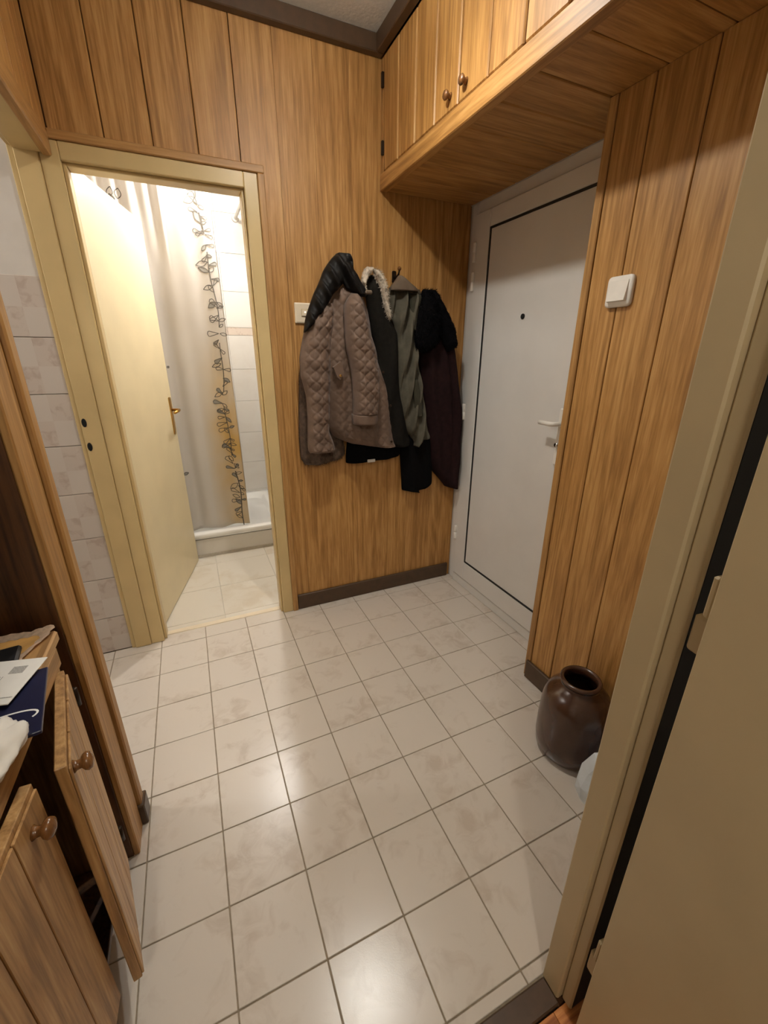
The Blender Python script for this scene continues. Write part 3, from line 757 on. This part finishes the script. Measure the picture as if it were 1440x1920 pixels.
PARTS = {
'brown_body': (1.655, [(1.501,1.038,1.155),(1.419,1.007,1.152),(1.311,0.981,1.148),(1.237,0.968,1.145),(1.043,0.952,1.152),(0.94,0.948,1.171),(0.862,0.948,1.18),(0.848,0.952,1.175),(0.828,0.962,1.129),(0.821,0.964,1.048)]),
'jk_body': (1.61, [(1.624,1.126,1.236),(1.58,1.105,1.262),(1.524,1.083,1.289),(1.466,1.061,1.302),(1.39,1.051,1.316),(1.299,1.053,1.341),(1.237,1.056,1.367),(1.172,1.06,1.398),(1.086,1.069,1.416),(1.004,1.076,1.423),(0.954,1.106,1.427),(0.915,1.192,1.431),(0.888,1.329,1.433)]),
'jk_sleeveL': (1.585, [(1.54,1.077,1.118),(1.495,1.037,1.118),(1.45,1.0,1.115),(1.416,0.983,1.111),(1.37,0.97,1.106),(1.312,0.957,1.101),(1.24,0.958,1.095),(1.192,0.968,1.091),(1.148,0.977,1.087),(1.053,0.977,1.082),(0.988,0.974,1.077),(0.934,0.971,1.096),(0.9,0.972,1.103),(0.886,0.98,1.103)]),
'jk_sleeveR': (1.53, [(1.575,1.185,1.212),(1.55,1.165,1.225),(1.528,1.152,1.234),(1.495,1.147,1.246),(1.462,1.148,1.256),(1.417,1.149,1.27),(1.359,1.154,1.292),(1.3,1.167,1.304),(1.239,1.176,1.311),(1.177,1.18,1.311),(1.114,1.181,1.307),(1.068,1.18,1.302)]),
'jk_cuff': (1.532, [(1.070,1.177,1.305),(1.059,1.176,1.306),(1.029,1.177,1.301),(1.016,1.186,1.293)]),
'jk_hoodL': (1.56, [(1.728,1.148,1.189),(1.723,1.135,1.199),(1.704,1.114,1.207),(1.681,1.094,1.209),(1.657,1.076,1.205),(1.635,1.065,1.186),(1.612,1.054,1.16),(1.568,1.029,1.114),(1.513,1.004,1.077),(1.469,0.987,1.035),(1.441,0.981,1.009),(1.416,0.976,0.984)]),
'jk_hoodR': (1.545, [(1.698,1.139,1.201),(1.667,1.138,1.205),(1.647,1.146,1.222),(1.621,1.151,1.238),(1.596,1.166,1.257),(1.58,1.191,1.262),(1.57,1.209,1.262),(1.564,1.223,1.256)]),
'bk_body': (1.625, [(1.667,1.297,1.331),(1.64,1.286,1.352),(1.601,1.286,1.369),(1.543,1.295,1.382),(1.485,1.302,1.411),(1.425,1.315,1.448),(1.362,1.329,1.453),(1.299,1.337,1.456),(1.233,1.336,1.46),(1.132,1.336,1.472),(1.027,1.336,1.499),(0.955,1.343,1.517),(0.902,1.351,1.533),(0.885,1.415,1.532),(0.877,1.437,1.524)]),
'bk_furL': (1.585, [(1.689,1.281,1.314),(1.679,1.269,1.314),(1.665,1.26,1.299),(1.642,1.254,1.283),(1.625,1.252,1.273),(1.604,1.261,1.272),(1.59,1.267,1.273)]),
'bk_furR': (1.585, [(1.683,1.301,1.324),(1.676,1.307,1.34),(1.663,1.314,1.351),(1.652,1.321,1.358),(1.631,1.329,1.367),(1.598,1.341,1.377),(1.575,1.347,1.379),(1.541,1.355,1.38),(1.518,1.364,1.384),(1.495,1.375,1.391),(1.48,1.387,1.394)]),
'ol_hood': (1.60, [(1.669,1.443,1.452),(1.656,1.432,1.471),(1.64,1.419,1.497),(1.623,1.405,1.531),(1.614,1.398,1.544),(1.605,1.397,1.546)]),
'ol_body': (1.625, [(1.621,1.408,1.571),(1.598,1.405,1.58),(1.55,1.405,1.562),(1.513,1.409,1.548),(1.464,1.432,1.546),(1.415,1.444,1.552),(1.364,1.449,1.558),(1.298,1.451,1.568),(1.232,1.455,1.583),(1.128,1.462,1.608),(1.02,1.478,1.628),(0.945,1.513,1.641),(0.91,1.544,1.648),(0.892,1.553,1.591),(0.874,1.551,1.562)]),
'bu_body': (1.65, [(1.56,1.596,1.716),(1.497,1.582,1.737),(1.432,1.577,1.749),(1.345,1.58,1.757),(1.298,1.588,1.769),(1.228,1.601,1.788),(1.156,1.612,1.808),(1.083,1.623,1.822),(0.992,1.636,1.834),(0.89,1.649,1.840),(0.768,1.673,1.842),(0.717,1.693,1.843),(0.682,1.723,1.843),(0.636,1.765,1.843),(0.61,1.785,1.843)]),
'bu_collarL': (1.58, [(1.618,1.565,1.626),(1.611,1.558,1.638),(1.593,1.552,1.648),(1.569,1.549,1.656),(1.515,1.534,1.675),(1.465,1.526,1.678),(1.415,1.524,1.665),(1.377,1.529,1.643),(1.354,1.541,1.612),(1.344,1.557,1.597)]),
'bu_collarR': (1.57, [(1.613,1.582,1.624),(1.593,1.595,1.641),(1.569,1.604,1.652),(1.516,1.63,1.689),(1.467,1.648,1.729),(1.417,1.667,1.747),(1.378,1.682,1.757),(1.362,1.695,1.746),(1.345,1.704,1.717)]),
'bu_sleeve': (1.598, [(1.42,1.70,1.738),(1.345,1.715,1.756),(1.228,1.738,1.787),(1.083,1.761,1.820),(0.992,1.769,1.831),(0.85,1.768,1.838),(0.70,1.774,1.838),(0.636,1.782,1.836),(0.612,1.795,1.830)]),
'bs_sleeve': (1.65, [(0.925,1.476,1.693),(0.863,1.486,1.694),(0.784,1.494,1.695),(0.703,1.501,1.697),(0.637,1.505,1.698),(0.618,1.509,1.662),(0.611,1.543,1.616),(0.599,1.593,1.61)]),
'bh_hem': (1.65, [(1.10,1.25,1.46),(1.028,1.209,1.475),(0.92,1.191,1.493),(0.846,1.182,1.495),(0.817,1.181,1.487),(0.811,1.181,1.453),(0.807,1.182,1.25)]),
}
def gpart(name, keys, mat, parent, T, **kw):
    bm = bmesh.new(); nf_ = kw.pop('fur', None)
    for q, k in enumerate(keys):
        b2 = bmesh.new(); yb_, rows = PARTS[k]; cloth(b2, rows, yb_, T if not isinstance(T, (list, tuple)) else T[q], **kw)
        me = bpy.data.meshes.new('tmp'); b2.to_mesh(me); b2.free(); bm.from_mesh(me); bpy.data.meshes.remove(me)
    bmesh.ops.recalc_face_normals(bm, faces=bm.faces[:])
    if nf_: fur(bm, *nf_)
    me = bpy.data.meshes.new(name); bm.to_mesh(me); bm.free()
    for p in me.polygons: p.use_smooth = True
    me.materials.append(MATS[mat]); o = link(name, me, parent)
    if parent is not None: o.location = -parent.location
    return o
def button(parent, x, y, z, r=.007, mat='iron'):
    bm = bmesh.new(); lathe(bm, [(0, 0), (r, 0), (r, -.003), (r*.7, -.004), (0, -.003)], 14, axis='y'); finish('button', bm, mat, parent, True, Vector((x, y, z))-parent.location)

g1 = thing('fluffy_coat', 'brown fluffy coat hanging behind the taupe quilted jacket', 'coat', (1.06, 1.65, 1.5), group='coats on the wall hooks')
gpart('body', ['brown_body'], 'fur_brown', g1, .05, folds=((.006, 60, 1, .2),), noise=.002, fur=(7000, .020, .0012, .9))
g2 = thing('black_jacket', 'plain black jacket whose hem shows under the quilted jacket', 'jacket', (1.33, 1.65, 1.1), group='coats on the wall hooks')
gpart('body', ['bh_hem'], 'cloth_deep_black', g2, .04, folds=((.006, 45, 1, None),))
bm = bmesh.new(); box(bm, (1.285, 1.606, .806), (1.328, 1.612, .822), .002); finish('care_label', bm, 'tissue', g2, loc=-g2.location)
g3 = thing('quilted_jacket', 'taupe quilted jacket with black leather hood and flap pocket', 'jacket', (1.18, 1.61, 1.7), group='coats on the wall hooks')
gpart('body', ['jk_body'], 'quilt_taupe', g3, .070, folds=((.007, 38, 3, None), (.004, 80, -2, None)), quilt=.0055, nu=130, nv=150)
gpart('sleeve', ['jk_sleeveL'], 'quilt_taupe', g3, .060, folds=((.004, 50, 9, None), (.003, 10, 80, None)), quilt=.0075, nu=72, nv=150, botround=.03)
gpart('sleeve', ['jk_sleeveR'], 'quilt_taupe', g3, .070, folds=((.003, 30, 70, .1), (.003, 90, 20, None)), quilt=.0075, nu=72, nv=140, topround=.12)
gpart('cuff', ['jk_cuff'], 'quilt_taupe', g3, .074, nu=30, nv=16, topround=.15, botround=.15)
gpart('hood', ['jk_hoodL', 'jk_hoodR'], 'leather_black', g3, (.042, .036), folds=((.012, 88, 60, None), (.006, 190, 110, None)), noise=.002, topround=.25, botround=.1)
bm = bmesh.new()
v = [(1.092, 1.275), (1.128, 1.300), (1.138, 1.265), (1.136, 1.240), (1.122, 1.222), (1.108, 1.236)]
a = [bm.verts.new((x, 1.520, z)) for x, z in v]; b = [bm.verts.new((x, 1.545, z)) for x, z in v]
bm.faces.new(a); bm.faces.new(b)
for i in range(6): bm.faces.new((a[i], a[(i+1) % 6], b[(i+1) % 6], b[i]))
finish('pocket_flap', bm, 'quilt_taupe', g3, loc=-g3.location)
button(g3, 1.123, 1.520, 1.240, .006, 'brass')
for z, x in ((1.251, 1.345), (1.095, 1.385), (.918, 1.392)): button(g3, x, 1.548, z, .006)
bm = bmesh.new(); box(bm, (1.226, 1.462, 1.566), (1.258, 1.474, 1.582), .005); finish('hood_snap', bm, 'cloth_hood_grey', g3, loc=-g3.location)
g4 = thing('fur_hood_coat', 'black coat with silvery white fur round its hood', 'coat', (1.33, 1.63, 1.68), group='coats on the wall hooks')
gpart('body', ['bk_body'], 'cloth_black', g4, .055, folds=((.006, 60, -12, .1),), nu=40, nv=90)
gpart('fur_trim', ['bk_furL', 'bk_furR'], 'fur_white', g4, (.030, .034), noise=.004, nu=20, nv=44, topround=.15, botround=.15, fur=(1600, .012, .0010))
g5 = thing('olive_parka', 'olive grey parka hung from the iron hook by its hood', 'coat', (1.47, 1.63, 1.66), group='coats on the wall hooks')
gpart('body', ['ol_body'], 'cloth_olive', g5, .050, folds=((.020, 105, -22, None), (.006, 220, -10, None)), nu=90, nv=90)
gpart('hood', ['ol_hood'], 'cloth_hood_grey', g5, .050, nu=30, nv=30, topround=.5)
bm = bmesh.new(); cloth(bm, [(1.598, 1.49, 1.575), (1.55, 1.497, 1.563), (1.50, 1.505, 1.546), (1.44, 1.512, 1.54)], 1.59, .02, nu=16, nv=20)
finish('collar_shadow_panel', bm, 'cloth_olive_dark', g5, True, -g5.location).name = 'collar_shade'  # dark panel that paints the shade inside the parka collar
bm = bmesh.new(); cloth(bm, [(1.22, 1.505, 1.545), (1.15, 1.52, 1.565), (1.06, 1.535, 1.580), (1.03, 1.545, 1.578)], 1.572, .012, nu=12, nv=20)
finish('pocket', bm, 'cloth_olive_dark', g5, True, -g5.location)
g6 = thing('fur_collar_coat', 'dark burgundy coat with a wide black fur collar beside the door frame', 'coat', (1.64, 1.65, 1.6), group='coats on the wall hooks')
gpart('body', ['bu_body'], 'cloth_burgundy', g6, .070, folds=((.010, 60, 8, None),), nu=60, nv=90)
gpart('sleeve', ['bu_sleeve'], 'cloth_burgundy', g6, .045, folds=((.004, 60, 30, None),), nu=30, nv=80)
gpart('fur_collar', ['bu_collarL', 'bu_collarR'], 'fur_black', g6, (.05, .05), noise=.004, nu=36, nv=44, topround=.3, botround=.2, fur=(5200, .014, .0011))
g7 = thing('black_coat', 'black coat with a dangling sleeve below the olive parka', 'coat', (1.6, 1.65, .92), group='coats on the wall hooks')
gpart('sleeve', ['bs_sleeve'], 'cloth_deep_black', g7, .045, folds=((.008, 55, 6, None),))
def hook(x, z, label):
    t = thing('coat_hook', label, 'hook', (x, YB, z), group='iron coat hooks')
    bm = bmesh.new(); rounded_plate(bm, .022, .05, .004, .006, (0, 0, 0), 'y'); finish('plate', bm, 'iron', t)
    bm = bmesh.new(); tube(bm, [(0, -.002, .0), (0, -.03, -.004), (0, -.05, .004), (0, -.058, .022)], .0045, 8); finish('arm', bm, 'iron', t, True)
    bm = bmesh.new(); bmesh.ops.create_uvsphere(bm, u_segments=12, v_segments=8, radius=.009); finish('knob', bm, 'knob_wood', t, True, (0, -.058, .026))
hook(1.452, 1.672, 'iron coat hook with round brown knob above the olive parka')

# ------------------------------------------------------------------ hall cabinet in the niche
hc = thing('hall_cabinet', 'oak hall cabinet with half open lower doors in the niche', 'cabinet', (0, .28, 0))
def H(nm, lo, hi, mat, bev=.002): return B(nm, lo, hi, mat, hc, bev)
CX = .158
H('side', (-.22, .565, .0), (CX, .583, .765), 'cab_z'); H('side', (-.22, -.02, .0), (CX, -.002, .765), 'cab_z')
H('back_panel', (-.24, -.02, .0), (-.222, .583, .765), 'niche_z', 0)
H('plinth', (.10, -.002, 0), (.13, .565, .085), 'dark_brown')
H('bottom', (-.22, -.002, .085), (CX, .565, .103), 'niche_z')
H('top', (-.24, -.025, .765), (.172, .590, .790), 'cab_y', .004)
H('apron', (CX-.018, -.002, .722), (CX+.012, .565, .7645), 'cab_y')
def cab_door(hy, sgn, width, open_deg, boards, knob_s, knob_z):
    """hinged at (CX, hy); width runs along sgn*Y when shut; opens towards +X"""
    d = bpy.data.objects.new('door', None); COL.objects.link(d); d.parent = hc
    d.location = (CX+.001, hy-.28, 0); d.rotation_euler = (0, 0, math.radians(open_deg)*(1 if sgn < 0 else -1))
    def E(nm, s0, s1, x0, x1, z0, z1, mat, bev):
        bm = bmesh.new(); ya, yb2 = sorted((sgn*s0, sgn*s1)); m = ((x0+x1)/2, (ya+yb2)/2, (z0+z1)/2)
        box(bm, (x0-m[0], ya-m[1], z0-m[2]), (x1-m[0], yb2-m[1], z1-m[2]), bev); return finish(nm, bm, mat, d, loc=m)
    E('slab', 0.001, width, 0, .016, .106, .716, 'cab_z', .0015)
    wd = (width-.004)/boards
    for k in range(boards): E('board', .003+k*wd+.0012, .003+(k+1)*wd-.0012, .0162, .0205, .112, .706, 'cab_z', .0012)
    bm = bmesh.new(); lathe(bm, [(0, 0), (.011, 0), (.008, .004), (.0075, .010), (.013, .014), (.0155, .019), (.013, .025), (.005, .028), (0, .028)], 24, axis='x')
    finish('knob', bm, 'knob_wood', d, True, (.0205, sgn*knob_s, knob_z))
cab_door(.548, -1, .268, 12, 3, .248, .690)
cab_door(.010, 1, .268, 3, 3, .222, .668)
for z in (.64, .2):
    bm = bmesh.new(); lathe(bm, [(0, -.022), (.006, -.022), (.006, .022), (0, .022)], 12); finish('hinge', bm, 'iron', hc, True, (CX+.022, .553-.28, z))
# scalloped runner on the cabinet top
bm = bmesh.new()
def scallop(t, n, amp): return amp*abs(math.sin(math.pi*n*t))
top = []; edge = []
Xa, Xb, Ya, Yb2 = -.20, .168, .05, .592
nE = 56
outl = []
for k in range(nE+1):
    t = k/nE; outl.append((Xa+(Xb-Xa)*t, Yb2+scallop(t, 18, .005)))
for k in range(1, nE+1):
    t = k/nE; outl.append((Xb+scallop(t, 26, .005)-.035*math.sin(math.pi*min(1, t*2.6))**2*(t < .39)+.0, Yb2-(Yb2-Ya)*t))
def ztop(x, y):
    d = max(0, x-.150)+max(0, y-.575)
    return .7912+.0035*abs(math.sin(x*50)*math.sin(y*40))*(1 if d > 0 else .0)+max(0, (x-.13))*.12*max(0, (y-.5))*8
inner = [(Xa+(x-Xa)*.94, Ya+(y-Ya)*.965) for x, y in outl]
poly = inner[:-4]+[(inner[-5][0], Ya), (Xa, Ya)]
tp_ = [bm.verts.new((x, y, .7932)) for x, y in poly]; bt_ = [bm.verts.new((x, y, .7908)) for x, y in poly]
ft = bm.faces.new(tp_); fb = bm.faces.new(bt_[::-1])
for i in range(len(poly)): bm.faces.new((tp_[i], bt_[i], bt_[(i+1) % len(poly)], tp_[(i+1) % len(poly)]))
bmesh.ops.triangulate(bm, faces=[ft, fb])
rn = thing('table_runner', 'golden table runner with scalloped crocheted edge on the hall cabinet', 'runner', (0, .3, .79))
finish('cloth', bm, 'cloth_gold', rn, loc=(0, -.3, -.79))
bm = bmesh.new()
r1 = [bm.verts.new((Xa+(x-Xa)*.94, Ya+(y-Ya)*.965, .7936)) for x, y in outl]; r2 = [bm.verts.new((x, y, ztop(x, y)+.0032)) for x, y in outl]
for i in range(len(r1)-1): bm.faces.new((r1[i], r1[i+1], r2[i+1], r2[i]))
bmesh.ops.solidify(bm, geom=bm.faces[:], thickness=.0022)
finish('crochet_edge', bm, 'lace', rn, loc=(0, -.3, -.79))

# letters and small things on the cabinet
def sheet(name, cx, cy, w, l, rot, z, mat, t=.0018, tilt=(0, 0)):
    o = None
    bm = bmesh.new(); box(bm, (-w/2, -l/2, 0), (w/2, l/2, t), t*.3); o = finish(name, bm, mat, None, loc=(cx, cy, z)); o.rotation_euler = (tilt[0], tilt[1], math.radians(rot)); return o
wal = sheet('wallet', .085, .500, .10, .055, 8, .7955, 'wallet_black', .012); tag(wal, 'small black wallet half under the upper white envelope', 'wallet')
bk = thing('booklet', 'navy blue booklet with white oval logo between the white envelopes', 'booklet', (.128, .372, .7968), math.radians(10))
bm = bmesh.new(); box(bm, (-.075, -.105, 0), (.075, .06, .006), .001); finish('cover', bm, 'booklet_navy', bk)
bm = bmesh.new()
def flat_stroke(bm, pts, w, z):
    prev = None
    for k, (x, y) in enumerate(pts):
        x2, y2 = pts[min(k+1, len(pts)-1)]; x1, y1 = pts[max(k-1, 0)]; dx, dy = x2-x1, y2-y1; l = math.hypot(dx, dy) or 1
        a = bm.verts.new((x-dy/l*w/2, y+dx/l*w/2, z)); b = bm.verts.new((x+dy/l*w/2, y-dx/l*w/2, z))
        if prev: bm.faces.new((prev[0], prev[1], b, a))
        prev = (a, b)
flat_stroke(bm, [(.018+.050*math.cos(t), -.058+.017*math.sin(t)) for t in [-.5+4.4*k/24 for k in range(25)]], .0032, .0064)
x = -.03
flat_stroke(bm, [(-.035+.0022*k, -.058+.008*math.sin(k*1.35)) for k in range(27)], .0026, .0064)
flat_stroke(bm, [(-.036, -.066), (.02, -.066)], .0016, .0064)
finish('logo_print', bm, 'print_white', bk)
e1 = thing('envelope', 'white envelope with grey stamp lying on the navy booklet', 'envelope', (.090, .435, .8090), math.radians(-14))
bm = bmesh.new(); box(bm, (-.12, -.062, 0), (.090, .050, .0025), .0008); finish('paper', bm, 'paper_white', e1)
bm = bmesh.new(); box(bm, (.048, .012, .0024), (.070, .030, .0029)); finish('stamp_print', bm, 'paper_grey', e1)
bm = bmesh.new()
for k in range(2): flat_stroke(bm, [(.040+.004*k, -.022), (.0405+.004*k, .006)], .0014, .0029)
flat_stroke(bm, [(-.1, -.047), (.088, -.047)], .0016, .0029); finish('address_print', bm, 'paper_grey', e1)
e2 = sheet('envelope', .075, .290, .22, .11, -24, .8040, 'paper_white', .0025); tag(e2, 'plain white envelope lying over the lower edge of the navy booklet', 'envelope')
# crumpled white cloth hanging over the front edge
bm = bmesh.new(); rt = random.Random(9)
bmesh.ops.create_icosphere(bm, subdivisions=4, radius=1)
for v in bm.verts:
    n = v.co.normalized(); r = 1+.16*math.sin(n.x*5+1)*math.sin(n.y*4+2)+.10*math.sin(n.z*9+n.x*7)+.05*math.sin(n.y*17)
    v.co = Vector((n.x*.026*r, n.y*.072*r, n.z*.019*r))
tw = finish('tea_towel', bm, 'tissue', None, True, (.178, .232, .8150)); tw.rotation_euler = (0, .2, math.radians(-6)); tag(tw, 'crumpled off-white cloth on the front edge of the hall cabinet', 'cloth')
